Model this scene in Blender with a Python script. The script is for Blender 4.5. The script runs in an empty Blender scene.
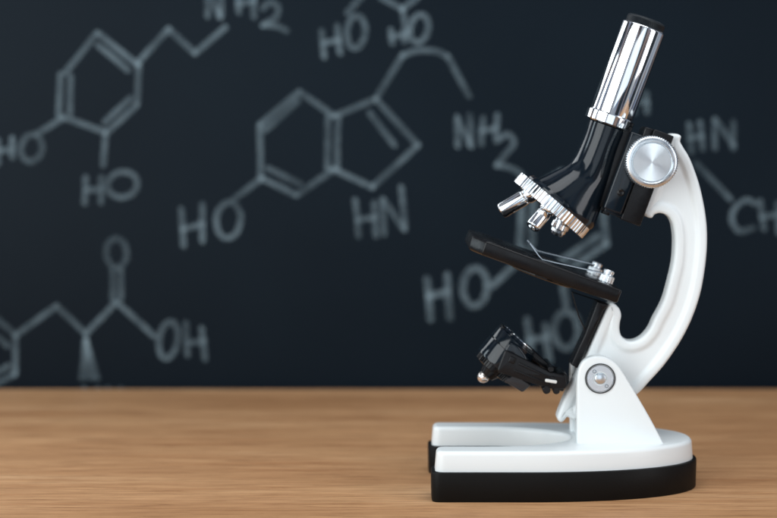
import bpy, bmesh, math, random
from mathutils import Vector, Matrix
from mathutils.geometry import tessellate_polygon
import numpy as np
random.seed(7)
R = math.radians
SC = bpy.context.scene
COL = SC.collection

# ------------------------------------------------------------------ camera
PITCH = R(4.62); FPX = 1980.0; CAMZ = 0.1766
cam_d = bpy.data.cameras.new('camera'); cam = bpy.data.objects.new('camera', cam_d); COL.objects.link(cam)
cam.location = (0, -0.9, CAMZ); cam.rotation_euler = (math.pi/2 - PITCH, 0, 0)
cam_d.sensor_width = 36; cam_d.lens = FPX/777*36
cam_d.clip_start = 0.01; cam_d.clip_end = 50
cam_d.dof.use_dof = True; cam_d.dof.focus_distance = 0.866; cam_d.dof.aperture_fstop = 7.2
SC.camera = cam

# ------------------------------------------------------------------ world (dim room around the table) and exposure
world = bpy.data.worlds.new('World'); SC.world = world; world.use_nodes = True
wn = world.node_tree.nodes; wl = world.node_tree.links
bg = wn['Background']; bg.inputs['Strength'].default_value = 0.40
tc = wn.new('ShaderNodeTexCoord'); mp = wn.new('ShaderNodeMapping'); mp.inputs['Scale'].default_value = (3.6, 3.6, .6)
nz = wn.new('ShaderNodeTexNoise'); nz.inputs['Scale'].default_value = 1.0; nz.inputs['Detail'].default_value = 2
cr = wn.new('ShaderNodeValToRGB')
e = cr.color_ramp.elements
e[0].position = .42; e[0].color = (.05, .065, .08, 1)
e[1].position = .66; e[1].color = (1.0, 1.08, 1.15, 1)
for p_, c_ in ((.49, (.10, .14, .20, 1)), (.515, (.70, .46, .33, 1)), (.545, (.30, .48, .78, 1)), (.59, (.80, .88, 1.0, 1))):
    k = e.new(p_); k.color = c_
wl.new(tc.outputs['Generated'], mp.inputs[0]); wl.new(mp.outputs[0], nz.inputs['Vector'])
wl.new(nz.outputs['Fac'], cr.inputs[0]); wl.new(cr.outputs[0], bg.inputs[0])
SC.view_settings.view_transform = 'Standard'; SC.view_settings.look = 'None'
SC.view_settings.exposure = 0; SC.view_settings.gamma = 1

def area(name, loc, target, sx, sy, power, col):
    l = bpy.data.lights.new(name, 'AREA'); l.shape = 'RECTANGLE'; l.size = sx; l.size_y = sy; l.energy = power; l.color = col
    o = bpy.data.objects.new(name, l); COL.objects.link(o); o.location = loc
    o.rotation_euler = (Vector(target) - Vector(loc)).to_track_quat('-Z', 'Y').to_euler()
    return o
area('softbox_left', (-1.15, -1.25, 0.50), (0.1, 0, 0.10), 1.35, 1.5, 27, (.92, .98, 1.0))
area('window_light_left', (-1.55, -0.05, 0.52), (0.1, 0, 0.12), 0.28, 0.7, 4.0, (.80, .93, 1.0))
area('softbox_right', (1.35, -1.0, 0.30), (0.1, 0, 0.1), 0.55, 1.2, 7, (.98, .98, 1.0))
area('softbox_front', (0.15, -2.4, 0.25), (0.1, 0, 0.1), 1.3, 1.2, 5.5, (.80, .91, 1.0))
area('window_light_back', (-1.15, 1.0, 0.80), (0.1, 0, 0.15), 0.9, 0.9, 9, (.92, .97, 1.0))
area('ceiling_softbox', (0.15, -0.35, 1.45), (0.1, 0.0, 0.0), 1.4, 0.9, 15, (.95, .98, 1.0))

# ------------------------------------------------------------------ pixel -> point on the vertical plane y = Y (photo pixels, 777 x 518)
CP, SP = math.cos(PITCH), math.sin(PITCH)
def W(u, v, Y=0.0):
    a = (u - 388.5)/FPX; b = (259 - v)/FPX
    d = Vector((a, CP + b*SP, -SP + b*CP))
    t = (Y + 0.9)/d.y
    return Vector((0, -0.9, CAMZ)) + d*t
PX = 0.9/FPX                                   # one pixel at the microscope's mid plane, in metres
def D(du, dv): return Vector((du, 0, -dv)).normalized()

# ------------------------------------------------------------------ materials
def mat(name, base=(.5,.5,.5), rough=.4, metal=0., coat=0., spec=.5, bump=0., bscale=400, var=0., vscale=30, aniso=0.):
    m = bpy.data.materials.new(name); m.use_nodes = True
    n = m.node_tree.nodes; l = m.node_tree.links; p = n['Principled BSDF']
    p.inputs['Base Color'].default_value = (*base, 1); p.inputs['Roughness'].default_value = rough
    p.inputs['Metallic'].default_value = metal; p.inputs['Coat Weight'].default_value = coat
    p.inputs['Coat Roughness'].default_value = .05
    p.inputs['Specular IOR Level'].default_value = spec
    t = n.new('ShaderNodeTexCoord')
    if bump:
        z = n.new('ShaderNodeTexNoise'); z.inputs['Scale'].default_value = bscale; z.inputs['Detail'].default_value = 3
        b = n.new('ShaderNodeBump'); b.inputs['Strength'].default_value = bump; b.inputs['Distance'].default_value = .001
        l.new(t.outputs['Object'], z.inputs['Vector']); l.new(z.outputs['Fac'], b.inputs['Height']); l.new(b.outputs[0], p.inputs['Normal'])
    # fine wear: roughness varies a little everywhere
    z2 = n.new('ShaderNodeTexNoise'); z2.inputs['Scale'].default_value = vscale; z2.inputs['Detail'].default_value = 5
    mr = n.new('ShaderNodeMapRange'); mr.inputs['From Min'].default_value = .3; mr.inputs['From Max'].default_value = .7
    mr.inputs['To Min'].default_value = max(0, rough*(1-var)); mr.inputs['To Max'].default_value = rough*(1+var)
    l.new(t.outputs['Object'], z2.inputs['Vector']); l.new(z2.outputs['Fac'], mr.inputs[0]); l.new(mr.outputs[0], p.inputs['Roughness'])
    if aniso:
        p.inputs['Anisotropic'].default_value = aniso
    return m
M_WHITE = mat('white_plastic', (.79, .835, .845), .36, coat=.1, bump=.03, bscale=1400, var=.06, vscale=200)
M_RUBBER = mat('black_rubber', (.004, .004, .004), .5, bump=.08, bscale=1500, var=.2, spec=.15)
M_GLOSS = mat('glossy_black_plastic', (.005, .009, .014), .10, coat=0, spec=.38, bump=.012, bscale=250, var=.5, vscale=80)
M_BLACK = mat('satin_black_plastic', (.006, .006, .007), .28, bump=.05, bscale=500, var=.4, vscale=90, spec=.24)
M_CHROME = mat('chrome', (.86, .88, .90), .07, metal=1, bump=.006, bscale=300, var=.6, vscale=120)
M_STEEL = mat('satin_steel', (.70, .75, .79), .30, metal=1, bump=.02, bscale=900, var=.3, vscale=200)
M_CAP = mat('knurled_black_metal', (.008, .012, .016), .42, spec=.35)
M_BULB = mat('bulb_glass', (.80, .74, .70), .06, metal=.85, bump=.3, bscale=500)
M_LEVER = mat('ivory_plastic', (.70, .70, .68), .35)
M_DARK = mat('dark_gap', (.006, .007, .009), .5)
M_CLIP = mat('spring_steel', (.40, .43, .46), .25, metal=1)
M_LENS = mat('lens_glass', (.01, .014, .03), .03, coat=1)

def sunburst():
    m = mat('turned_aluminium', (.80, .85, .88), .24, metal=1)
    n = m.node_tree.nodes; l = m.node_tree.links; p = n['Principled BSDF']
    for k in list(l):
        if k.to_node == p and k.to_socket.name == 'Roughness': l.remove(k)
    p.inputs['Roughness'].default_value = .36
    p.inputs['Anisotropic'].default_value = .95
    tg = n.new('ShaderNodeTangent'); tg.direction_type = 'RADIAL'; tg.axis = 'Z'
    l.new(tg.outputs[0], p.inputs['Tangent'])
    t = n.new('ShaderNodeTexCoord')
    ln = n.new('ShaderNodeVectorMath'); ln.operation = 'LENGTH'; l.new(t.outputs['Object'], ln.inputs[0])
    z = n.new('ShaderNodeTexNoise'); z.noise_dimensions = '1D'; z.inputs['Scale'].default_value = 7000; z.inputs['Detail'].default_value = 1
    l.new(ln.outputs['Value'], z.inputs['W'])
    b = n.new('ShaderNodeBump'); b.inputs['Strength'].default_value = .12; b.inputs['Distance'].default_value = .0002
    l.new(z.outputs['Fac'], b.inputs['Height']); l.new(b.outputs[0], p.inputs['Normal'])
    return m
M_BURST = sunburst()

def wood():
    m = bpy.data.materials.new('oak_wood'); m.use_nodes = True
    n = m.node_tree.nodes; l = m.node_tree.links; p = n['Principled BSDF']
    t = n.new('ShaderNodeTexCoord')
    def nz(sc, scale, det=4, dist=0., rough=.55):
        mp = n.new('ShaderNodeMapping'); mp.inputs['Scale'].default_value = sc
        z = n.new('ShaderNodeTexNoise'); z.inputs['Scale'].default_value = scale; z.inputs['Detail'].default_value = det
        z.inputs['Distortion'].default_value = dist; z.inputs['Roughness'].default_value = rough
        l.new(t.outputs['Object'], mp.inputs[0]); l.new(mp.outputs[0], z.inputs['Vector']); return z.outputs['Fac']
    def ramp(src, stops):
        c = n.new('ShaderNodeValToRGB'); el = c.color_ramp.elements
        el[0].position, el[0].color = stops[0][0], (*stops[0][1], 1); el[1].position, el[1].color = stops[-1][0], (*stops[-1][1], 1)
        for q, cc in stops[1:-1]:
            k = el.new(q); k.color = (*cc, 1)
        l.new(src, c.inputs[0]); return c.outputs[0]
    def mix(fac, a, b, mode='MULTIPLY'):
        x = n.new('ShaderNodeMix'); x.data_type = 'RGBA'; x.blend_type = mode
        if isinstance(fac, float): x.inputs[0].default_value = fac
        else: l.new(fac, x.inputs[0])
        l.new(a, x.inputs[6]); l.new(b, x.inputs[7]); return x.outputs[2]
    broad = ramp(nz((2.4, 15, 1), 1.5, 4, .2), [(.30, (.43, .225, .105)), (.45, (.51, .28, .138)), (.55, (.57, .325, .165)), (.70, (.65, .41, .23))])
    band = ramp(nz((4.5, 110, 1), 1.5, 6, .15, .66), [(.34, (.78, .68, .60)), (.45, (.95, .93, .9)), (.62, (1, 1, 1)), (.72, (1.0, .97, .94))])
    fine = ramp(nz((20, 420, 1), 1.2, 6, .1, .74), [(.38, (.50, .40, .33)), (.47, (.88, .85, .81)), (.62, (1.16, 1.15, 1.14))])
    pore = ramp(nz((45, 800, 1), 1.5, 3, 0, .6), [(.27, (.45, .36, .30)), (.36, (1, 1, 1)), (1., (1, 1, 1))])
    c = mix(1., broad, band); c = mix(.85, c, fine); c = mix(.55, c, pore)
    l.new(c, p.inputs['Base Color'])
    p.inputs['Roughness'].default_value = .5; p.inputs['Specular IOR Level'].default_value = .35
    b = n.new('ShaderNodeBump'); b.inputs['Strength'].default_value = .25; b.inputs['Distance'].default_value = .0004
    l.new(nz((20, 420, 1), 1.2, 6, .1, .74), b.inputs['Height']); l.new(b.outputs[0], p.inputs['Normal'])
    return m
M_WOOD = wood()

def board_mat():
    m = bpy.data.materials.new('slate_board'); m.use_nodes = True
    n = m.node_tree.nodes; l = m.node_tree.links; p = n['Principled BSDF']
    t = n.new('ShaderNodeTexCoord')
    z = n.new('ShaderNodeTexNoise'); z.inputs['Scale'].default_value = 5; z.inputs['Detail'].default_value = 6
    l.new(t.outputs['Object'], z.inputs['Vector'])
    c = n.new('ShaderNodeValToRGB'); el = c.color_ramp.elements
    el[0].position = .3; el[0].color = (.0027, .0063, .0108, 1); el[1].position = .7; el[1].color = (.0044, .0095, .0152, 1)
    l.new(z.outputs['Fac'], c.inputs[0]); l.new(c.outputs[0], p.inputs['Base Color'])
    p.inputs['Roughness'].default_value = .5; p.inputs['Specular IOR Level'].default_value = .08
    return m
M_BOARD = board_mat()

def chalk_mat():
    m = bpy.data.materials.new('chalk'); m.use_nodes = True
    n = m.node_tree.nodes; l = m.node_tree.links; p = n['Principled BSDF']
    p.inputs['Base Color'].default_value = (.52, .71, .81, 1); p.inputs['Roughness'].default_value = .95
    p.inputs['Specular IOR Level'].default_value = .1
    uv = n.new('ShaderNodeUVMap'); sp = n.new('ShaderNodeSeparateXYZ'); l.new(uv.outputs[0], sp.inputs[0])
    # density across the stroke: full in the middle, powdery at the sides
    a = n.new('ShaderNodeMath'); a.operation = 'SUBTRACT'; a.inputs[1].default_value = .5; l.new(sp.outputs[0], a.inputs[0])
    b = n.new('ShaderNodeMath'); b.operation = 'ABSOLUTE'; l.new(a.outputs[0], b.inputs[0])
    mr = n.new('ShaderNodeMapRange'); mr.interpolation_type = 'SMOOTHSTEP'
    mr.inputs['From Min'].default_value = .5; mr.inputs['From Max'].default_value = .22; l.new(b.outputs[0], mr.inputs[0])
    t = n.new('ShaderNodeTexCoord'); z = n.new('ShaderNodeTexNoise'); z.inputs['Scale'].default_value = 700; z.inputs['Detail'].default_value = 3
    l.new(t.outputs['Object'], z.inputs['Vector'])
    m2 = n.new('ShaderNodeMapRange'); m2.inputs['From Min'].default_value = .35; m2.inputs['From Max'].default_value = .65
    m2.inputs['To Min'].default_value = .35; m2.inputs['To Max'].default_value = 1.0; l.new(z.outputs['Fac'], m2.inputs[0])
    z3 = n.new('ShaderNodeTexNoise'); z3.inputs['Scale'].default_value = 45; l.new(t.outputs['Object'], z3.inputs['Vector'])
    m3 = n.new('ShaderNodeMapRange'); m3.inputs['From Min'].default_value = .3; m3.inputs['From Max'].default_value = .7
    m3.inputs['To Min'].default_value = .45; m3.inputs['To Max'].default_value = 1.3; l.new(z3.outputs['Fac'], m3.inputs[0])
    q = n.new('ShaderNodeMath'); q.operation = 'MULTIPLY'; l.new(mr.outputs[0], q.inputs[0]); l.new(m2.outputs[0], q.inputs[1])
    q3 = n.new('ShaderNodeMath'); q3.operation = 'MULTIPLY'; l.new(q.outputs[0], q3.inputs[0]); l.new(m3.outputs[0], q3.inputs[1])
    q2 = n.new('ShaderNodeMath'); q2.operation = 'MULTIPLY'; q2.inputs[1].default_value = .20; l.new(q3.outputs[0], q2.inputs[0])
    l.new(q2.outputs[0], p.inputs['Alpha'])
    return m
M_CHALK = chalk_mat()

# ------------------------------------------------------------------ mesh helpers
def obj(name, bm, m, parent=None, smooth=True, angle=35, origin=None, rot=None):
    me = bpy.data.meshes.new(name)
    bmesh.ops.recalc_face_normals(bm, faces=bm.faces[:])
    bm.to_mesh(me); bm.free()
    if smooth:
        for p in me.polygons: p.use_smooth = True
        me.set_sharp_from_angle(angle=R(angle))
    me.materials.append(m)
    o = bpy.data.objects.new(name, me); COL.objects.link(o)
    if origin is not None:                      # move the mesh so that its own origin sits at the part
        mw = Matrix.Translation(origin) @ (rot.to_matrix().to_4x4() if rot else Matrix.Identity(4))
        me.transform(mw.inverted()); o.matrix_world = mw
    if parent:
        o.parent = parent; o.matrix_parent_inverse = Matrix.Identity(4)
    return o

def smooth_closed(pts, sub=6):
    out = []; N = len(pts)
    for i in range(N):
        p0, p1, p2, p3 = [np.array(pts[(i+k-1) % N], float) for k in range(4)]
        for s in range(sub):
            t = s/sub
            d1 = min(np.linalg.norm(p2-p1), 1e9)
            m1 = (p2-p0)/2*min(1, 2*d1/(np.linalg.norm(p2-p0)+1e-12)); m2 = (p3-p1)/2*min(1, 2*d1/(np.linalg.norm(p3-p1)+1e-12))
            out.append(tuple((2*t**3-3*t**2+1)*p1 + (t**3-2*t**2+t)*m1 + (-2*t**3+3*t**2)*p2 + (t**3-t**2)*m2))
    return out

def round_poly(pts, seg=6):
    """pts: (x, y, r): polygon whose corners are rounded with radius r"""
    out = []; N = len(pts)
    for i in range(N):
        p0 = Vector(pts[i-1][:2]); p1 = Vector(pts[i][:2]); p2 = Vector(pts[(i+1) % N][:2]); r = pts[i][2]
        a = (p0-p1).normalized(); b = (p2-p1).normalized(); ang = a.angle(b)
        if r <= 0 or ang > 3.1: out.append(tuple(p1)); continue
        d = min(r/math.tan(ang/2), (p0-p1).length*.49, (p2-p1).length*.49); r = d*math.tan(ang/2)
        c = p1 + (a+b).normalized()*(r/math.sin(ang/2))
        s = p1 + a*d - c; t = p1 + b*d - c
        for k in range(seg+1):
            f = k/seg; w = s.angle(t)
            v = s*(math.sin((1-f)*w)/math.sin(w)) + t*(math.sin(f*w)/math.sin(w))
            out.append(tuple(c+v))
    res = []
    for p in out:
        if not res or (Vector(p)-Vector(res[-1])).length > 2e-5: res.append(p)
    if (Vector(res[0])-Vector(res[-1])).length <= 2e-5: res.pop()
    return res

def insets(pts, dists):
    """inward offsets of a closed outline, clamped at the medial axis"""
    P = np.array(pts); N = len(P)
    ar = 0.5*np.sum(P[:,0]*np.roll(P[:,1],-1) - np.roll(P[:,0],-1)*P[:,1])
    T = np.roll(P,-1,0) - np.roll(P,1,0); T /= np.linalg.norm(T,axis=1)[:,None]
    Nn = np.stack([-T[:,1], T[:,0]],1)*(1 if ar > 0 else -1)
    A = P; B = np.roll(P,-1,0); AB = B-A; L2 = (AB**2).sum(1)+1e-18
    def dist(q):
        t = np.clip(((q-A)*AB).sum(1)/L2, 0, 1)
        return np.sqrt((((A+AB*t[:,None])-q)**2).sum(1).min())
    mx = max(dists); lim = np.full(N, mx)
    if mx > 0:
        for i in range(N):
            lo, hi = 0., mx
            if dist(P[i]+Nn[i]*mx) >= mx*.93: continue
            for _ in range(12):
                m = (lo+hi)/2
                if dist(P[i]+Nn[i]*m) >= m*.93: lo = m
                else: hi = m
            lim[i] = lo
        for _ in range(3): lim = np.minimum(lim, (np.roll(lim,1)+lim*2+np.roll(lim,-1))/4*1.02)
    res = []
    for d in dists:
        dd = np.minimum(d, lim) if d > 0 else np.full(N, d)
        res.append(P + Nn*dd[:,None])
    insets.lim = lim
    return res

def rings_solid(bm, outline, prof, to3, follow=False):
    """prof: list of (inset, height); to3(x, y, h) -> point"""
    rs = insets(outline, [max(p[0], -1) for p in prof])
    prev = None; first = None
    lim = insets.lim; mid = None
    if follow:
        neg = sorted((i, h) for i, h in prof if h < 0); pos = sorted((i, h) for i, h in prof if h >= 0)
    for (ins, h), ring in zip(prof, rs):
        if follow:
            side = neg if h < 0 else pos
            hh = [h if ins <= lim[k] else float(np.interp(lim[k], [a[0] for a in side], [a[1] for a in side])) for k in range(len(ring))]
            for _ in range(2): hh = [(hh[k-1]+2*hh[k]+hh[(k+1) % len(hh)])/4 for k in range(len(hh))]
        else: hh = [h]*len(ring)
        vs = [bm.verts.new(to3(q[0], q[1], g)) for q, g in zip(ring, hh)]
        if prev:
            n = len(vs)
            for i in range(n):
                bm.faces.new((prev[i], prev[(i+1) % n], vs[(i+1) % n], vs[i]))
        else: first = vs
        prev = vs
    for cap in (first, prev):
        for t in tessellate_polygon([[v.co.copy() for v in cap]]):
            try: bm.faces.new([cap[i] for i in t])
            except ValueError: pass

def arc_prof(ins0, h0, ins1, h1, n=5, s=1):
    """quarter round from (ins0,h0) to (ins1,h1): starts along height, ends along inset"""
    return [(ins0 + (ins1-ins0)*(1-math.cos(k/n*math.pi/2)), h0 + (h1-h0)*math.sin(k/n*math.pi/2)) for k in range(n+1)]

def plate(bm, outline, y0, y1, r=.001, n=4):
    """outline in (x, z); between y0 and y1 with rounded edges"""
    a = arc_prof(0, y0+r, r, y0, n); b = arc_prof(0, y1-r, r, y1, n)
    rings_solid(bm, outline, a[::-1] + b, lambda x, z, h: (x, h, z))

def lathe(bm, prof, org, axis, seg=64, mod=None, ref=None):
    """prof: list (t along axis, r). mod(theta, i) -> radius factor/offset"""
    axis = axis.normalized()
    u = ref or (Vector((0,1,0)) if abs(axis.y) < .9 else Vector((1,0,0)))
    u = (u - axis*u.dot(axis)).normalized(); v = axis.cross(u)
    prev = None
    for i, (t, r) in enumerate(prof):
        if r <= 1e-9:
            cur = [bm.verts.new(org + axis*t)]
        else:
            cur = []
            for k in range(seg):
                th = 2*math.pi*k/seg; rr = r + (mod(th, i, k) if mod else 0)
                cur.append(bm.verts.new(org + axis*t + (u*math.cos(th) + v*math.sin(th))*rr))
        if prev:
            if len(prev) == 1 and len(cur) > 1:
                for k in range(seg): bm.faces.new((prev[0], cur[k], cur[(k+1) % seg]))
            elif len(cur) == 1 and len(prev) > 1:
                for k in range(seg): bm.faces.new((cur[0], prev[(k+1) % seg], prev[k]))
            else:
                for k in range(seg): bm.faces.new((prev[k], prev[(k+1) % seg], cur[(k+1) % seg], cur[k]))
        prev = cur

def bar(bm, c, ex, ey, ez, hx, hy, hz, r=0.0004):
    """bevelled box: centre c, axes, half sizes"""
    g = bmesh.ops.create_cube(bm, size=2)
    Mx = Matrix(((ex.x*hx, ey.x*hy, ez.x*hz, c.x), (ex.y*hx, ey.y*hy, ez.y*hz, c.y), (ex.z*hx, ey.z*hy, ez.z*hz, c.z), (0,0,0,1)))
    bmesh.ops.transform(bm, matrix=Mx, verts=g['verts'])
    if r > 0:
        ed = list({e for v in g['verts'] for e in v.link_edges})
        bmesh.ops.bevel(bm, geom=ed, offset=r, segments=3, profile=.5, affect='EDGES')

def tag(o, label=None, cat=None, group=None, kind=None):
    if label: o['label'] = label
    if cat: o['category'] = cat
    if group: o['group'] = group
    if kind: o['kind'] = kind
    return o

def XZ(pts, Y=0.0):
    o = []
    for p in pts:
        w = W(p[0], p[1], Y); o.append((w.x, w.z) + tuple(p[2:]))
    return o

Yv = Vector((0, 1, 0))

# ------------------------------------------------------------------ table
bm = bmesh.new()
TABLE_BACK = .300
bar(bm, Vector((-.15, TABLE_BACK-.30, -.0175)), Vector((1,0,0)), Vector((0,1,0)), Vector((0,0,1)), .55, .30, .0175, .0012)
table = obj('wooden_table', bm, M_WOOD)
tag(table, 'light brown wooden table top with horizontal grain under the microscope', 'table')

# ------------------------------------------------------------------ chalkboard with its drawings
BY = .306
bm = bmesh.new()
bar(bm, Vector((.05, BY+.009, .04)), Vector((1,0,0)), Vector((0,1,0)), Vector((0,0,1)), .42, .009, .26, .001)
board = obj('chalkboard', bm, M_BOARD)
tag(board, 'dark slate chalkboard covered with chalk drawings of molecules behind the table', 'chalkboard')

STROKE = [0]
def stroke(bm, pts, w=8.0, closed=False):
    uvl = bm.loops.layers.uv.verify()
    STROKE[0] += 1
    Y = BY - .0003 - .00002*(STROKE[0] % 24)
    P = [Vector((W(u + random.uniform(-.4,.4), v + random.uniform(-.4,.4), BY).x, W(u, v, BY).z)) for u, v in pts]
    hw = w*.5*(0.9+BY)/FPX
    if not closed:                               # rounded powdery ends
        a = (P[0]-P[1]).normalized(); b = (P[-1]-P[-2]).normalized()
        P = [P[0]+a*hw*.7, P[0]+a*hw*.35] + P + [P[-1]+b*hw*.35, P[-1]+b*hw*.7]
    n = len(P); prev = None
    rng = list(range(n)) + ([0] if closed else [])
    f0 = None
    for j, i in enumerate(rng):
        if closed: T = P[(i+1) % n] - P[i-1]
        else: T = P[min(i+1, n-1)] - P[max(i-1, 0)]
        T.normalize(); N = Vector((-T.y, T.x))
        h = hw
        if not closed and i in (0, n-1): h = hw*.35
        elif not closed and i in (1, n-2): h = hw*.8
        a = bm.verts.new((P[i].x+N.x*h, Y, P[i].y+N.y*h)); b = bm.verts.new((P[i].x-N.x*h, Y, P[i].y-N.y*h))
        if prev:
            f = bm.faces.new((prev[0], prev[1], b, a))
            for lp, u_ in zip(f.loops, (0, 1, 1, 0)): lp[uvl].uv = (u_, j/n)
        prev = (a, b)
def ell(cx, cy, rx, ry, tilt=0, n=28):
    o = []
    for k in range(n):
        t = 2*math.pi*k/n; x = rx*math.cos(t); y = ry*math.sin(t); c, s = math.cos(R(tilt)), math.sin(R(tilt))
        o.append((cx + x*c - y*s, cy + x*s + y*c))
    return o
def curve(pts, sub=5):
    o = []
    for i in range(len(pts)-1):
        p0 = pts[max(i-1,0)]; p1 = pts[i]; p2 = pts[i+1]; p3 = pts[min(i+2, len(pts)-1)]
        for s in range(sub):
            t = s/sub
            o.append(tuple(.5*((2*p1[k]) + (-p0[k]+p2[k])*t + (2*p0[k]-5*p1[k]+4*p2[k]-p3[k])*t*t + (-p0[k]+3*p1[k]-3*p2[k]+p3[k])*t**3) for k in (0,1)))
    o.append(pts[-1]); return o
def drawing(label, lines, loops=(), curves=(), wedges=(), w=8.0):
    bm = bmesh.new()
    for s in lines:
        pts = [s[i:i+2] for i in range(0, len(s), 2)]
        for a, b in zip(pts[:-1], pts[1:]):
            stroke(bm, [tuple(a), ((a[0]+b[0])/2, (a[1]+b[1])/2), tuple(b)], w)
    for c in loops: stroke(bm, ell(*c), w, True)
    for c in curves: stroke(bm, curve([tuple(c[i:i+2]) for i in range(0, len(c), 2)]), w)
    for (ax, ay, x0, y0, x1, y1) in wedges:
        for k in range(5):
            f = k/4; stroke(bm, [(ax+(f-.5)*2, ay), (x0+(x1-x0)*f, y0+(y1-y0)*f)], 6.5)
    o = obj('chalk_formula', bm, M_CHALK, board, smooth=False)
    o['label'] = label
    return o
# dopamine-like molecule, upper left
drawing('chalk ring with two HO groups and a chain ending in NH2, upper left', [
    (97,33,65,73), (61,74,59,116), (71,76,70,113), (63,117,104.7,132), (105,122,131,98), (106,133,137,105), (137,104,139,65), (98,33,138,65), (98,45,128,70),
    (138,63,168.5,29), (168.5,29,195,53), (195,53,226,27),
    (63,118,36.5,134), (106,134,103.5,165),
    (-2,140,-2,163), (12.5,138,12.5,157), (-2,151,13,149),
    (86,177,85,203), (101.5,177,101,202), (86,190,101,189),
    (208.5,-14,208,16), (209,-12,220,17), (222,-14,221,17), (238.5,-14,238.5,12), (254,-14,254,17), (238,4,254,1)],
    loops=[(31.6,148,10.5,13.5,12), (122.5,184.5,15,12.5,-14)],
    curves=[(263,8,270,2,278,7,276,17,263,25), (263,25,277,26,287,31)])
drawing('chalk HO groups on bonds cut off by the top edge of view', [
    (322,31,324,57), (337,26,340,53), (324,43,339,40), (347,13,366,-8), (381,-3,402.5,9), (402.5,9,418,-3), (402.5,9,404,21),
    (391,30,392,43), (405,27,404,41), (391,37,406,34)],
    loops=[(356,32,9,16,5), (419,28.5,9,14,12)])
drawing('chalk double ring with HO, HN and a chain to NH2, centre', [
    (300,92,334,116), (328,117,327,168), (338,117,337,169), (333,170,297,195), (296,195,262,178), (300,184,268,168), (261,178,260,125), (260,125,299,92), (265,130,298,101),
    (334,116,376,99), (376,99,418,145), (370,113,394,145), (418,145,372,187), (372,187,333,169), (376,98,403,55), (447,56,469,96),
    (262,178,233,200), (181,209,184,246), (202.5,204,202.5,241), (183,229,203,224),
    (355.5,200,358.5,236), (374,203,376,236), (357,220,376,217), (382,199,384,234), (383,200,404,229), (401,187,404.5,229),
    (457,117,458,146), (457,117,471,146), (470,115,471,146), (483,118,481,144), (497,115,496,141), (482,131,496,128)],
    loops=[(228.5,220,12,18,6)],
    curves=[(403,55,417,50.5,435,51,447,56), (500,139,507,134,514,143,504,156,497,165), (497,165,511,168,521,174)])
drawing('chalk ring with two HO groups partly hidden behind the microscope', [
    (522,196,519.5,246), (533,200,532,244), (521,248,562,274), (562,274,606,244), (560,262,598,236), (606,244,603,196), (603,196,562,172), (562,172,522,196),
    (492,286,516,264), (427,279,430.5,319), (447,275,450,318), (428.6,296,448,292),
    (562,276,566,306), (527,319,531,350), (545,325,549,360), (529,340,547,337)],
    loops=[(475,287,12,19,4), (566,330,12,18,0)], w=10)
drawing('chalk HN and CH joined by a bond at the right edge', [
    (688.7,124,691.5,152), (700,122,703,149), (689,138,702,136), (714.8,120,715,148), (715,119,734,146), (733.5,122,733,148),
    (695.6,163,730.4,199), (760,201,763.4,229), (778,203,779,233), (762,217,778,214)],
    curves=[(756,204,746,200,735,208,731.5,220,739,231,753,228)])
drawing('chalk letter half hidden behind the chrome tube', [(646,93,647,112), (634,102,647,102), (634,93,634,112)])
drawing('chalk chain with a double bonded O, an OH and a filled wedge, lower left', [
    (-4,318,16,335), (16,335,15,374), (15,374,-4,384), (-3,336,8,346), (-4,374,8,366), (19,333,57,306), (57,306,86,334), (86,334,116.5,302), (117,302,154,336),
    (113,299,113,271), (121,298,121,270), (186,323,187.5,355), (202,328,205,359), (187.5,343,204,341),
    (84,389,84,412), (98,389,99,412), (84,389,98,412), (108,389,108,412), (121,389,121,412), (108,400,121,400)],
    loops=[(116.5,253,10,14.5,-4), (168.5,340,9,18.5,10)], wedges=[(86,340,81,378,98,378)])

# ------------------------------------------------------------------ microscope
mic = bpy.data.objects.new('microscope', None); COL.objects.link(mic)
mic.location = (0.08, 0, 0); mic.empty_display_size = .05
tag(mic, 'small white and black toy microscope with chrome tube standing on the wooden table', 'microscope')
_obj = obj
def part(name, bm, m, parent=None, **k):
    """build in world space, then hang below the microscope or one of its parts"""
    o = _obj(name, bm, m, None, **k)
    bpy.context.view_layer.update()
    p = parent or mic
    bpy.context.view_layer.update()
    mw = o.matrix_world.copy(); o.parent = p; o.matrix_parent_inverse = p.matrix_world.inverted(); o.matrix_world = mw
    return o

# --- horseshoe base: white cover on a black foot
def horseshoe(grow=0.0):
    x0 = .0205 - grow; xe = .0600; a = .0795 + grow; b = .0410 + grow
    iy = .0250 - grow; xs = .045; ai = .0375 - grow
    o = []
    q = lambda s: (1 if s >= 0 else -1)
    NO = 60
    for k in range(NO+1):                          # right half of the outline, near side to far side
        t = -math.pi/2 + math.pi*k/NO; c, s = math.cos(t), math.sin(t)
        o.append((xe + a*abs(c)**(.92), b*q(s)*abs(s)**(.92)))
    o += [(x, b*(1-.0*(xe-x))) for x in np.linspace(xe-.004, x0+.006, 8)]
    def corner(cx, cy, r, a0, a1, n=6): return [(cx + r*math.cos(R(a0+(a1-a0)*k/n)), cy + r*math.sin(R(a0+(a1-a0)*k/n))) for k in range(n+1)]
    o += corner(x0+.004, b-.004, .004, 90, 180) + corner(x0+.004, iy+.004, .004, 180, 270)
    o += [(x, iy) for x in np.linspace(x0+.006, xs-.003, 5)]
    for k in range(1, 30):
        t = math.pi/2 - math.pi*k/30; o.append((xs + ai*math.cos(t), iy*math.sin(t)))
    o += [(x, -iy) for x in np.linspace(xs-.003, x0+.006, 5)]
    o += corner(x0+.004, -iy-.004, .004, 90, 180) + corner(x0+.004, -b+.004, .004, 180, 270)
    o += [(x, -b) for x in np.linspace(x0+.006, xe-.004, 8)]
    res = [o[0]]
    for p in o[1:]:
        if (p[0]-res[-1][0])**2 + (p[1]-res[-1][1])**2 > (.0004)**2: res.append(p)
    return res
bm = bmesh.new()
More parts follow.
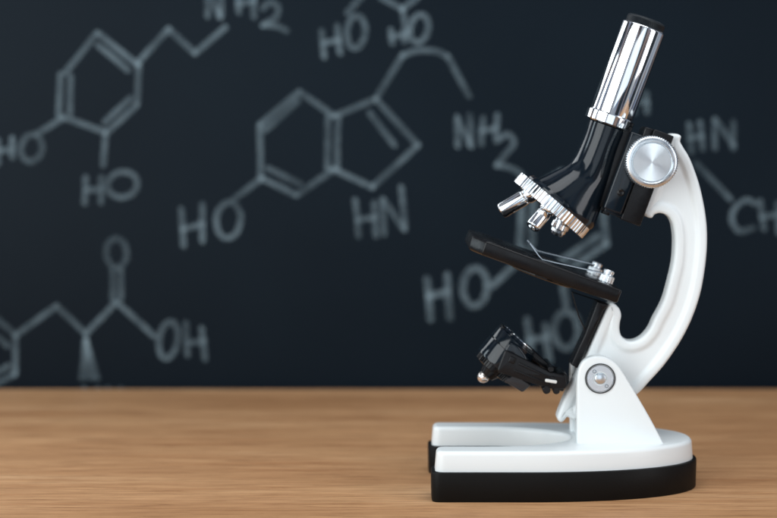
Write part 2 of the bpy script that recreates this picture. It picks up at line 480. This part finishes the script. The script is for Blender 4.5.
hs = horseshoe(0)
rings_solid(bm, hs, [(.0002, .0112), (0.0, .0128)] + arc_prof(.0006, .0202, .0026, .0222, 7) , lambda x, y, h: (x, y, h))
base = part('base', bm, M_WHITE)
bm = bmesh.new()
hs2 = horseshoe(.0019)
rings_solid(bm, hs2, [(.0008, .0000), (.0004, .0006), (.0002, .0122), (.0005, .0130), (.0012, .0132)], lambda x, y, h: (x, y, h))
part('rubber_foot', bm, M_RUBBER, base)

# --- fork bracket
bo = [(577.5,446,.1), (577.5,376,9*PX), (582.5,361.5,0), (588,358.2,0), (596.3,356.7,0), (604,357.2,0), (611.5,360.4,0), (618.5,366.3,0), (626.3,378,0), (664.5,446,.1)]
near = XZ([(577,462),(577,455),(577,446),(577,420),(577,395),(577.2,380),(578.8,370),(582.8,362.3),(589,357.8),(596.3,356.2),(604,356.8),(611.5,360),(618.5,366.3),(626.3,378),(637.8,397),(651.4,420.5),(665,446),(670,455),(673.8,462)], -.0195)
out = []
for p in smooth_closed(near, 4):
    out.append(p)
bm = bmesh.new()
plate(bm, out, -.0195, -.0132, .0011)
plate(bm, out, .0132, .0195, .0011)
# the web that joins the two cheeks low down behind the arm
bar(bm, Vector((.101, 0, .0265)), Vector((1,0,0)), Yv, Vector((0,0,1)), .0145, .0140, .0050, .0010)
bracket = part('fork_bracket', bm, M_WHITE)

# pivot screw, both sides
pc = W(600.2, 378.5, -.0195)
def pivot(side):
    o = Vector((pc.x, side*.0198, pc.z)); ax = Vector((0, side, 0))
    bm = bmesh.new()
    lathe(bm, [(-.003, 15.0*PX), (.0001, 15.0*PX), (.0001, 13.9*PX), (-.0006, 13.8*PX), (-.0006, 13.4*PX)], o, ax, 64)
    ring = part('pivot_ring', bm, M_DARK, bracket)
    bm = bmesh.new()
    lathe(bm, [(-.002, 13.4*PX), (-.0002, 13.4*PX), (.0001, 12.9*PX), (.0001, 7.2*PX), (-.0005, 7.0*PX), (-.0005, 5.9*PX), (.0001, 5.9*PX), (.0006, 5.2*PX), (.0009, 3.2*PX), (.0010, 0)], o, ax, 64)
    s = part('pivot_screw', bm, M_STEEL, bracket)
    bm = bmesh.new()
    for du, dv in ((-6.0, -7.2), (6.6, 7.9)):
        c = W(600.2+du*.97, 378.5+dv*.97, -.0198); c = Vector((c.x, side*.0200, c.z))
        lathe(bm, [(-.001, 1.9*PX), (0, 1.9*PX), (0, 1.2*PX), (-.0003, 1.1*PX), (-.0003, 0)], c, ax, 20)
    part('spanner_hole', bm, mat('hole_shade_steel', (.22, .27, .31), .3, metal=.9) if side < 0 else M_STEEL, bracket)  # shade inside the near holes is put into a darker steel colour
pivot(-1); pivot(1)

# --- curved arm
arm_px = [(668,135),(675,133.6),(679.5,136),(679,142),(688,157.6),(695.5,177),(699.5,191),(703.3,210),(705.3,228),(705.3,247),(703.6,265),(699.3,290),
          (691.3,315),(679.8,338.5),(664,362),(648.5,379.5),(636,392.5),(620,402),(600,406),(584,411),(574,418),(569.5,417),(566.3,415.6),(563.8,418.3),(560.5,420.8),
          (557,418.5),(556.5,414.5),(564.5,394),(571.5,380.5),(575.5,372),(581,362),(591.3,338.5),(599.5,320),(605.2,307.4),(607.8,302.8),(612,302.2),(617.8,307.2),(620,314.3),
          (618.6,322),(618.4,329),(620.6,335.4),(626.5,339.6),(633.5,339.6),(640.8,336),(648,327.7),(653,317.2),(662,299.9),(668.6,276.7),(672.2,259.3),(673.2,240),
          (671.8,226),(669.0,218.3),(664.8,214.3),(658.4,212.4),(653,214),(650.5,217.2),(644.5,215.6),(641,210),(650,185),(658,160)]
arm_xz = smooth_closed(XZ(arm_px), 6)
T = .0058
def half(s):
    return [(0, s*(T-.0016))] + [(i, s*h) for i, h in arc_prof(0, T-.0016, .0016, T, 5)[1:]] + [(.0030, s*T), (.0036, s*(T-.00015)), (.0042, s*(T-.0005)), (.0048, s*(T-.0010)), (.0054, s*(T-.0013)), (.0060, s*(T-.0014)), (.0064, s*(T-.0014))]
bm = bmesh.new()
rings_solid(bm, arm_xz, half(-1)[::-1] + half(1), lambda x, z, h: (x, h, z), follow=True)
hub = Vector((pc.x, -.0131, pc.z))
lathe(bm, [(0, 0), (0, .0085), (.0262, .0085), (.0262, 0)], hub, Yv, 48)
arm = part('arm', bm, M_WHITE, angle=40)
# small pale block added in place of the arm's far rim at the heel
bm = bmesh.new()
plate(bm, round_poly(XZ([(571.6,361,1*PX),(577.5,361.5,1*PX),(577,377,.5*PX),(571.2,377.5,1*PX)])), .001, .010, .0004)
part('far_rim_block', bm, M_LEVER, arm)

# --- focus housing: frame (e across, a down the tube axis), reference corner P0
th = R(20); E = D(math.cos(th), math.sin(th)); A = D(-math.sin(th), math.cos(th))
P0 = W(643.4, 125.7)
def blk(bm, e0, e1, a0, a1, hy, r=.0006):
    c = P0 + E*((e0+e1)/2*PX) + A*((a0+a1)/2*PX)
    bar(bm, c, E, Yv, A, (e1-e0)/2*PX, hy, (a1-a0)/2*PX, r)
bm = bmesh.new()
blk(bm, 8.6, 29.5, 0, 95, .0098, .0006)
blk(bm, 0, 9.2, .5, 14, .0086, .0008)
housing = part('focus_housing', bm, M_BLACK)
bm = bmesh.new()
blk(bm, -11.8, 7.4, 10, 90.5, .0116, .0008)
blk(bm, -9, 9.5, 14, 93.5, .0080, .0004)
part('rack_slide', bm, M_GLOSS, housing)
bm = bmesh.new()
blk(bm, -19, -11, 6, 90, .0062, .0005)
blk(bm, -12.6, -7, 20, 93, .0050, .0004)
for k in range(5): blk(bm, -9, -2, 91 + 0*k, 96, .0045, .0003) if k == 0 else None
part('dovetail_rail', bm, M_BLACK, housing)
# screws on the slide's side face
bm = bmesh.new()
c = P0 + E*(-1*PX) + A*(70*PX) + Vector((0, -.0116, 0))
lathe(bm, [(-.001, 3.6*PX), (.0003, 3.6*PX), (.0006, 2.6*PX), (.0003, 1.4*PX), (.0003, 0)], c, Vector((0,-1,0)), 24)
part('cover_screw', bm, M_BLACK, housing)

# --- focus knobs, one each side
def knob(side):
    c0 = W(652.2, 162.2, -.0215); c = Vector((c0.x, side*.0105, c0.z)); ax = Vector((0, side, 0))
    r = .01165; n = 66
    def kn(thx, i, k): return (-.00028 if k % 4 in (0, 3) else .0001) if i in (4, 5, 6) else 0
    bm = bmesh.new()
    lathe(bm, [(-.002, .0035), (.0030, .0035), (.0030, r-.0012), (.0034, r-.0003), (.0038, r), (.0070, r), (.0100, r), (.0106, r-.0004), (.0110, r-.0012),
               (.0111, r-.0022), (.0106, r-.0026), (.0103, r-.0029), (.0103, 0)], c, ax, n*4, kn)
    rot = Vector((0, 0, 1)).rotation_difference(ax)
    o = part('focus_knob', bm, M_STEEL, origin=c, rot=rot, angle=50)
    bm = bmesh.new()
    lathe(bm, [(.0090, 19.6*PX*.97), (.0105, 19.6*PX*.97), (.01075, 19.1*PX*.97), (.01078, 12*PX), (.01080, 0)], c, ax, 128)
    part('knob_face', bm, M_BURST, o, origin=c + ax*.0107, rot=rot)
    return o
M_STEEL_K = M_STEEL
knob(-1); knob(1)

# --- eyepiece tube
TA = D(math.sin(th), -math.cos(th))            # up along the tube
TB = W(611.5, 114.2)                            # bottom centre of the chrome tube
bm = bmesh.new()
L = 92*PX; rt = 22.2*PX
lathe(bm, [(-.002, 0), (-.002, rt*.93), (0, rt), (L-.0008, rt), (L-.0003, rt-.0001), (L, rt-.0005), (L+.0001, rt-.0012), (L-.0004, rt-.0024), (L-.0004, 0)], TB, TA, 160)
tube = part('eyepiece_tube', bm, M_CHROME, angle=50)
bm = bmesh.new()
re = 19.4*PX; nk = 84
def dia(thx, i, k):
    if 2 <= i <= 11: return -.00022 if (k + i) % 4 < 2 else .00006
    return 0
pr = [(L-.001, 0), (L-.001, re-.0006)] + [(L + .0001 + j*.00032, re) for j in range(10)] + [(L+.0034, re-.0002), (L+.0038, re-.0008), (L+.0040, re-.0018), (L+.0036, re-.0030), (L+.0012, re-.0048), (L+.0010, 0)]
lathe(bm, pr, TB, TA, nk*4, dia)
ep = part('eyepiece', bm, M_CAP, tube, angle=60)
bm = bmesh.new()
lathe(bm, [(L+.0013, 0), (L+.0013, re-.0052), (L+.0016, (re-.0052)*.6), (L+.0018, 0)][1:], TB, TA, 48)
part('eyepiece_lens', bm, M_LENS, tube)
# faceted collar
bm = bmesh.new()
NF = 20; sg = NF*6
rc = 24.7*PX
def facet(thx, i, k):
    if 2 <= i <= 4:
        w = (thx % (2*math.pi/NF)) - math.pi/NF
        base = rc*(math.cos(math.pi/NF)/math.cos(w)-1)*.9
        return base - (.00012 if abs(w) > math.pi/NF*.80 else 0)
    return 0
lathe(bm, [(-.0052, rt*.9), (-.0052, rc-.0012), (-.0046, rc-.0001), (-.0026, rc), (-.0006, rc), (-.0001, rc-.0009), (.0001, rt-.0002)], TB, TA, sg, facet)
part('collar', bm, M_CHROME, tube, angle=14)

# --- nosepiece body (loft)
secs = [((588.6,119.5),(627.0,133.5),20.4), ((587.0,124),(625.4,138),20.4), ((582.4,138),(620.2,151),20.4), ((576.3,152.5),(615.2,167),21), ((572.2,160),(611.6,178),22),
        ((566,165.5),(607.6,190),23.5), ((557.5,170),(603.6,201),26.5), ((548.5,174.5),(600.2,211),29.5), ((540,178.6),(597,219.5),32), ((535.5,181.5),(594.3,226.5),33.5), ((534,184.5),(590.5,230),33.5)]
def interp(secs, sub=4):
    out = []
    for i in range(len(secs)-1):
        f = lambda s: np.array([*s[0], *s[1], s[2]], float)
        p0, p1, p2, p3 = f(secs[max(i-1,0)]), f(secs[i]), f(secs[i+1]), f(secs[min(i+2,len(secs)-1)])
        for s in range(sub):
            t = s/sub; out.append(.5*(2*p1 + (p2-p0)*t + (2*p0-5*p1+4*p2-p3)*t*t + (3*p1-p0-3*p2+p3)*t**3))
    out.append(f(secs[-1])); return out
bm = bmesh.new(); prev = None; SG = 72
for s in interp(secs):
    Lp = W(s[0], s[1]); Rp = W(s[2], s[3]); c = (Lp+Rp)/2; ex = (Rp-Lp)/2; by = s[4]*PX
    cur = [bm.verts.new(c + ex*math.cos(2*math.pi*k/SG) + Yv*by*math.sin(2*math.pi*k/SG)) for k in range(SG)]
    if prev:
        for k in range(SG): bm.faces.new((prev[k], prev[(k+1)%SG], cur[(k+1)%SG], cur[k]))
    else: bm.faces.new(cur)
    prev = cur
bm.faces.new(prev)
nose = part('nosepiece_body', bm, M_GLOSS)

# --- revolving turret with three objectives
DN = D(-.643, .766); DE = D(.766, .643); DC = W(551.7, 205.3)
bm = bmesh.new()
rd = 44.6*PX; ng = 62
def ridg(thx, i, k): return (-.00035 if k % 6 in (0, 1) else (0 if k % 6 in (2, 5) else .00012)) if i in (3, 4, 5) else 0
lathe(bm, [(-.0034, 0), (-.0029, rd*.5), (-.0029, rd-.0010), (-.0026, rd-.0001), (0, rd), (.0026, rd-.0001), (.0029, rd-.0008), (.0029, rd-.0040), (.0022, rd-.0046), (.0022, 0)], DC, DN, ng*6, ridg)
turret = part('revolving_turret', bm, M_CHROME, angle=25)
bm = bmesh.new()
lathe(bm, [(-.0050, 0), (-.0050, rd*.80), (-.0038, rd*.86), (-.0028, rd*.86), (-.0024, 0)], DC, DN, 72)
part('turret_washer', bm, M_GLOSS, turret)
FC = DC + DN*.0021
def objective(az, length, rad, kind):
    rdir = DE*math.cos(R(az)) + Yv*math.sin(R(az))
    ax = (DN*math.cos(R(20)) + rdir*math.sin(R(20))).normalized()
    o = FC + rdir*(24*PX) - ax*.002
    l = length*PX + .002; r = rad*PX
    bm = bmesh.new()
    if kind == 'long':
        lathe(bm, [(0, r*1.10), (.0035, r*1.10), (.0040, r*1.02), (.0043, r*.92), (.0049, r*.92), (.0052, r*.99), (.0062, r), (l-.0010, r), (l-.0003, r*.95), (l, r*.84), (l, r*.55), (l-.001, r*.5), (l-.001, 0)], o, ax, 72)
        b = part('objective_lens', bm, M_CHROME, turret, angle=40)
    else:
        kn = lambda thx, i, k: (-.00016 if k % 6 < 2 else 0) if i in (3, 4) else 0
        lathe(bm, [(0, r*.95), (.0026, r*.95), (.0029, r*1.0), (.0031, r*1.06), (.0055, r*1.06), (.0057, r*1.0), (.0060, r*.93), (.0074, r*.92), (.0076, r*.80), (l-.0005, r*.76), (l, r*.62), (l, r*.35), (l-.001, r*.3), (l-.001, 0)], o, ax, 26*6, kn)
        b = part('objective_lens', bm, M_CHROME, turret, angle=30)
    return b
objective(163, 35, 8.0, 'long'); objective(-97, 26.5, 7.3, 'long'); objective(34, 15.5, 8.6, 'short')

# --- stage
SYn = -.029
def stage_pt(u, v): return W(u, v, 0)
ST = D(math.cos(th), math.sin(th)); SN = D(math.sin(th), -math.cos(th))      # along the stage (down to the right), its normal
SR = W(622.5, 290.5, SYn)                                                     # top edge at the right end
SLn = (W(473.5, 236.5, SYn) - SR).length
bm = bmesh.new()
ch = .0062
# plan: u along (from right end to left), y
plan = round_poly([(0, SYn, .0015), (SLn-ch, SYn, .0012), (SLn, SYn+ch, .0012), (SLn, -SYn-ch, .0012), (SLn-ch, -SYn, .0012), (0, -SYn, .0015)])
c0 = Vector((SR.x, 0, SR.z))
th_s = 14.6*PX
# mounting notch is hidden; a solid slab with rounded edges
rings_solid(bm, plan, [(.0020, -th_s), (.0004, -th_s+.0006), (0, -th_s+.0014)] + arc_prof(0, -.0010, .0010, 0, 4), lambda a, y, h: c0 - ST*a + Vector((0, y, 0)) + SN*h)
stage = part('stage', bm, M_BLACK)
# aperture ring and turning diaphragm underneath
ctr = c0 - ST*(SLn*.47) 
bm = bmesh.new()
lathe(bm, [(0, .0075), (.0003, .0075), (.0003, .0060), (-.0001, .0058), (-.0001, 0)][1:], ctr, SN, 64)
part('aperture', bm, M_DARK, stage)
bm = bmesh.new()
lathe(bm, [(0, 0), (0, .0150), (.0013, .0150), (.0018, .0140), (.0018, 0)], ctr - SN*(th_s), -SN, 96, lambda t, i, k: -.0002 if k % 3 == 0 and i in (1, 2) else 0)
part('diaphragm_disc', bm, M_BLACK, stage)
# black mounting plate that carries the stage down the arm's face
mp_px = [(596,300),(607,303),(602.5,308),(576,366.5),(569.5,362.5),(583.5,333)]
bm = bmesh.new()
plate(bm, round_poly([(*p, .0004) for p in XZ(mp_px)]), -.0072, .0072, .0006)
gp = XZ([(571,291),(600,301),(585,331),(578,316)])
plate(bm, round_poly([(*p, .0004) for p in gp]), -.0012, .0012, .0004)
part('stage_bracket', bm, M_BLACK, stage)
# clips
def clip(Y, tip, bend, end, screw_u, scr_v, name=''):
    bm = bmesh.new()
    pts = [W(*tip, Y), W(*bend, Y), W(*end, Y)]
    hw = .0024
    # strip: swept rectangle in the plane y=Y
    path = [pts[0], pts[0].lerp(pts[1], .8), pts[1] + Vector((.0004,0,-.0001)), pts[1].lerp(pts[2], .25) + Vector((0,0,-.0001)), pts[1].lerp(pts[2], .6), pts[2], pts[2] + (pts[2]-pts[1]).normalized()*.003]
    prev = None
    for i, p in enumerate(path):
        t = (path[min(i+1, len(path)-1)] - path[max(i-1,0)]).normalized(); nrm = Vector((-t.z, 0, t.x))
        w_ = hw*(.75 if i == 0 else 1)
        cur = [bm.verts.new(p + Yv*sy*w_ + nrm*sz*.00020) for sy, sz in ((-1,-1),(1,-1),(1,1),(-1,1))]
        if prev:
            for k in range(4): bm.faces.new((prev[k], prev[(k+1)%4], cur[(k+1)%4], cur[k]))
        else: bm.faces.new(cur)
        prev = cur
    bm.faces.new(prev)
    part('stage_clip', bm, M_CLIP, stage, angle=25)
    c = W(screw_u, scr_v, Y)
    # drop onto the stage's top plane
    d = (c - c0).dot(SN); c = c - SN*d
    bm = bmesh.new()
    kn = lambda t, i, k: (-.00010 if k % 4 < 2 else 0) if i in (3, 4) else 0
    lathe(bm, [(-.001, .0026), (.0002, .0026), (.0003, .0032), (.0005, .0034), (.0034, .0034), (.0037, .0030), (.0038, .0023), (.0044, .0022), (.0045, .0025), (.0057, .0025), (.0061, .0021), (.0062, 0)], c, SN, 30*4, kn)
    part('clip_screw', bm, M_STEEL, stage, angle=25)
clip(-.0175, (529.5,243), (541,258.8), (596,271.5), 604.5, 284)
clip(.0140, (527,240), (536,250), (588,262.8), 592.5, 277)

# --- illuminator: drum with bulb, held by a yoke on a hinge
IA = D(.67, -.742); IE = D(.742, .67)
IT = W(518, 340.5)
bm = bmesh.new()
ri = 24.2*PX; Li = 34*PX
lathe(bm, [(0, 0), (-.0012, ri*.80), (-.0012, ri*.90), (0, ri*.93), (.0003, ri*.985), (.0008, ri), (13*PX, ri), (13*PX+.0001, ri-.0010), (13*PX+.0006, ri-.0010), (13*PX+.0007, ri), (Li-.0010, ri), (Li-.0002, ri-.0003), (Li, ri-.0012), (Li, 0)][1:], IT, -IA, 96)
drum = part('illuminator', bm, M_GLOSS)
bm = bmesh.new()
lathe(bm, [(-.0006, ri*.80), (-.0014, ri*.78), (-.0016, 0)], IT, -IA, 64)
part('mirror', bm, M_CHROME, drum)
bm = bmesh.new()
kn = lambda t, i, k: (-.0005 if k % 6 < 3 else 0) if i in (1, 2) else 0
IB = IT - IA*Li
lathe(bm, [(0, 17.5*PX), (0, 20.5*PX), (.0026, 20.0*PX), (.0030, 15*PX), (.0030, 11*PX), (.0062, 8*PX), (.0064, 5*PX), (.0064, 0)], IB, -IA, 40*6, kn)
part('lamp_socket', bm, M_BLACK, drum, angle=30)
bm = bmesh.new()
bl = [(.0058, 4.6*PX), (.0070, 6.0*PX)] + [(.0074 + .0030*math.sin(a), 6.2*PX*math.cos(a)) for a in np.linspace(0, math.pi/2*.99, 7)] + [(.0104, 0)]
lathe(bm, bl, IB + IE*(-1*PX), -IA, 32)
part('bulb', bm, M_BULB, drum)
# yoke: two side plates joined at the hinge
yk = XZ([(505.2,349.5,2*PX),(514,353.5,0),(550,371.5,3*PX),(565.5,375.5,2*PX),(566.5,389,3*PX),(549,388.5,3*PX),(527,381.5,4*PX),(496.5,371.5,3*PX)], -.0125)
bm = bmesh.new()
ykr = round_poly(yk)
plate(bm, ykr, -.0138, -.0116, .0006); plate(bm, ykr, .0116, .0138, .0006)
c = W(556.5, 381)
bar(bm, c, ST, Yv, SN, 7*PX, .0118, 5.5*PX, .0008)
yoke = part('yoke', bm, M_BLACK, drum)
bm = bmesh.new()   # pivot boss: raised rim, square nub
c = W(512.2, 360.2, -.0138)
e1 = D(math.cos(R(25)), math.sin(R(25))); e2 = D(-math.sin(R(25)), math.cos(R(25)))
bar(bm, c, e1, Yv, e2, 3.3*PX, .0006, 3.3*PX, .0003)
c = W(534, 370.5, -.0138); bar(bm, c, D(.91,.42), Yv, D(-.42,.91), 17*PX, .0006, 1.3*PX, .0003)
c = W(530, 376.5, -.0138); bar(bm, c, D(.93,.37), Yv, D(-.37,.93), 17*PX, .0005, 1.0*PX, .0003)
part('yoke_rib', bm, M_BLACK, drum)
bm = bmesh.new()   # curved lip above the yoke
lip = XZ([(505,352),(507.5,344.8),(512,342.4),(518,345.2),(524,352.5),(528,361),(516,360)], -.0120)
plate(bm, smooth_closed(lip, 5), -.0123, -.0080, .0012)
part('boss_lip', bm, M_GLOSS, drum)
# back boss of the drum below the yoke
bm = bmesh.new()
bx = XZ([(510,369,1*PX),(531,382.5,2*PX),(521.5,390.5,3*PX),(503,379,2*PX)])
plate(bm, round_poly(bx), -.0075, .0075, .0012)
part('battery_cover', bm, mat('smoky_plastic', (.03, .03, .033), .22, spec=.3), drum)
# dark top flange reaching to the hinge
bm = bmesh.new()
fl = XZ([(502,323.8,1*PX),(531,347.5,0),(549,364,2*PX),(548,371,2*PX),(524,353,0),(499.5,327.5,1*PX)])
plate(bm, round_poly(fl), -.0050, .0050, .0008)
part('tilt_arm', bm, M_BLACK, drum)
# hinge knuckles and the pale lever
bm = bmesh.new()
for u, v, r_, y0, y1 in ((551,369.5,3.0,-.0145,.0145), (546.5,390,4.0,-.0150,.0150), (556.5,391,3.6,-.0140,.0140), (563,381,6.5,-.0090,.0090), (552.5,381,4.6,-.0145,.0145)):
    c = W(u, v, -.0145); c.y = y0
    l_ = y1 - y0
    lathe(bm, [(0, 0), (0, r_*PX-.0003), (.0003, r_*PX), (l_-.0003, r_*PX), (l_, r_*PX-.0003), (l_, 0)], c, Yv, 28)
hinge = part('hinge', bm, M_BLACK, drum)
bm = bmesh.new()
c = W(551, 381.2, -.0150); bar(bm, c, D(.985,.17), Yv, D(-.17,.985), 5.9*PX, .0007, 1.6*PX, .0005)
part('lever', bm, M_LEVER, drum)
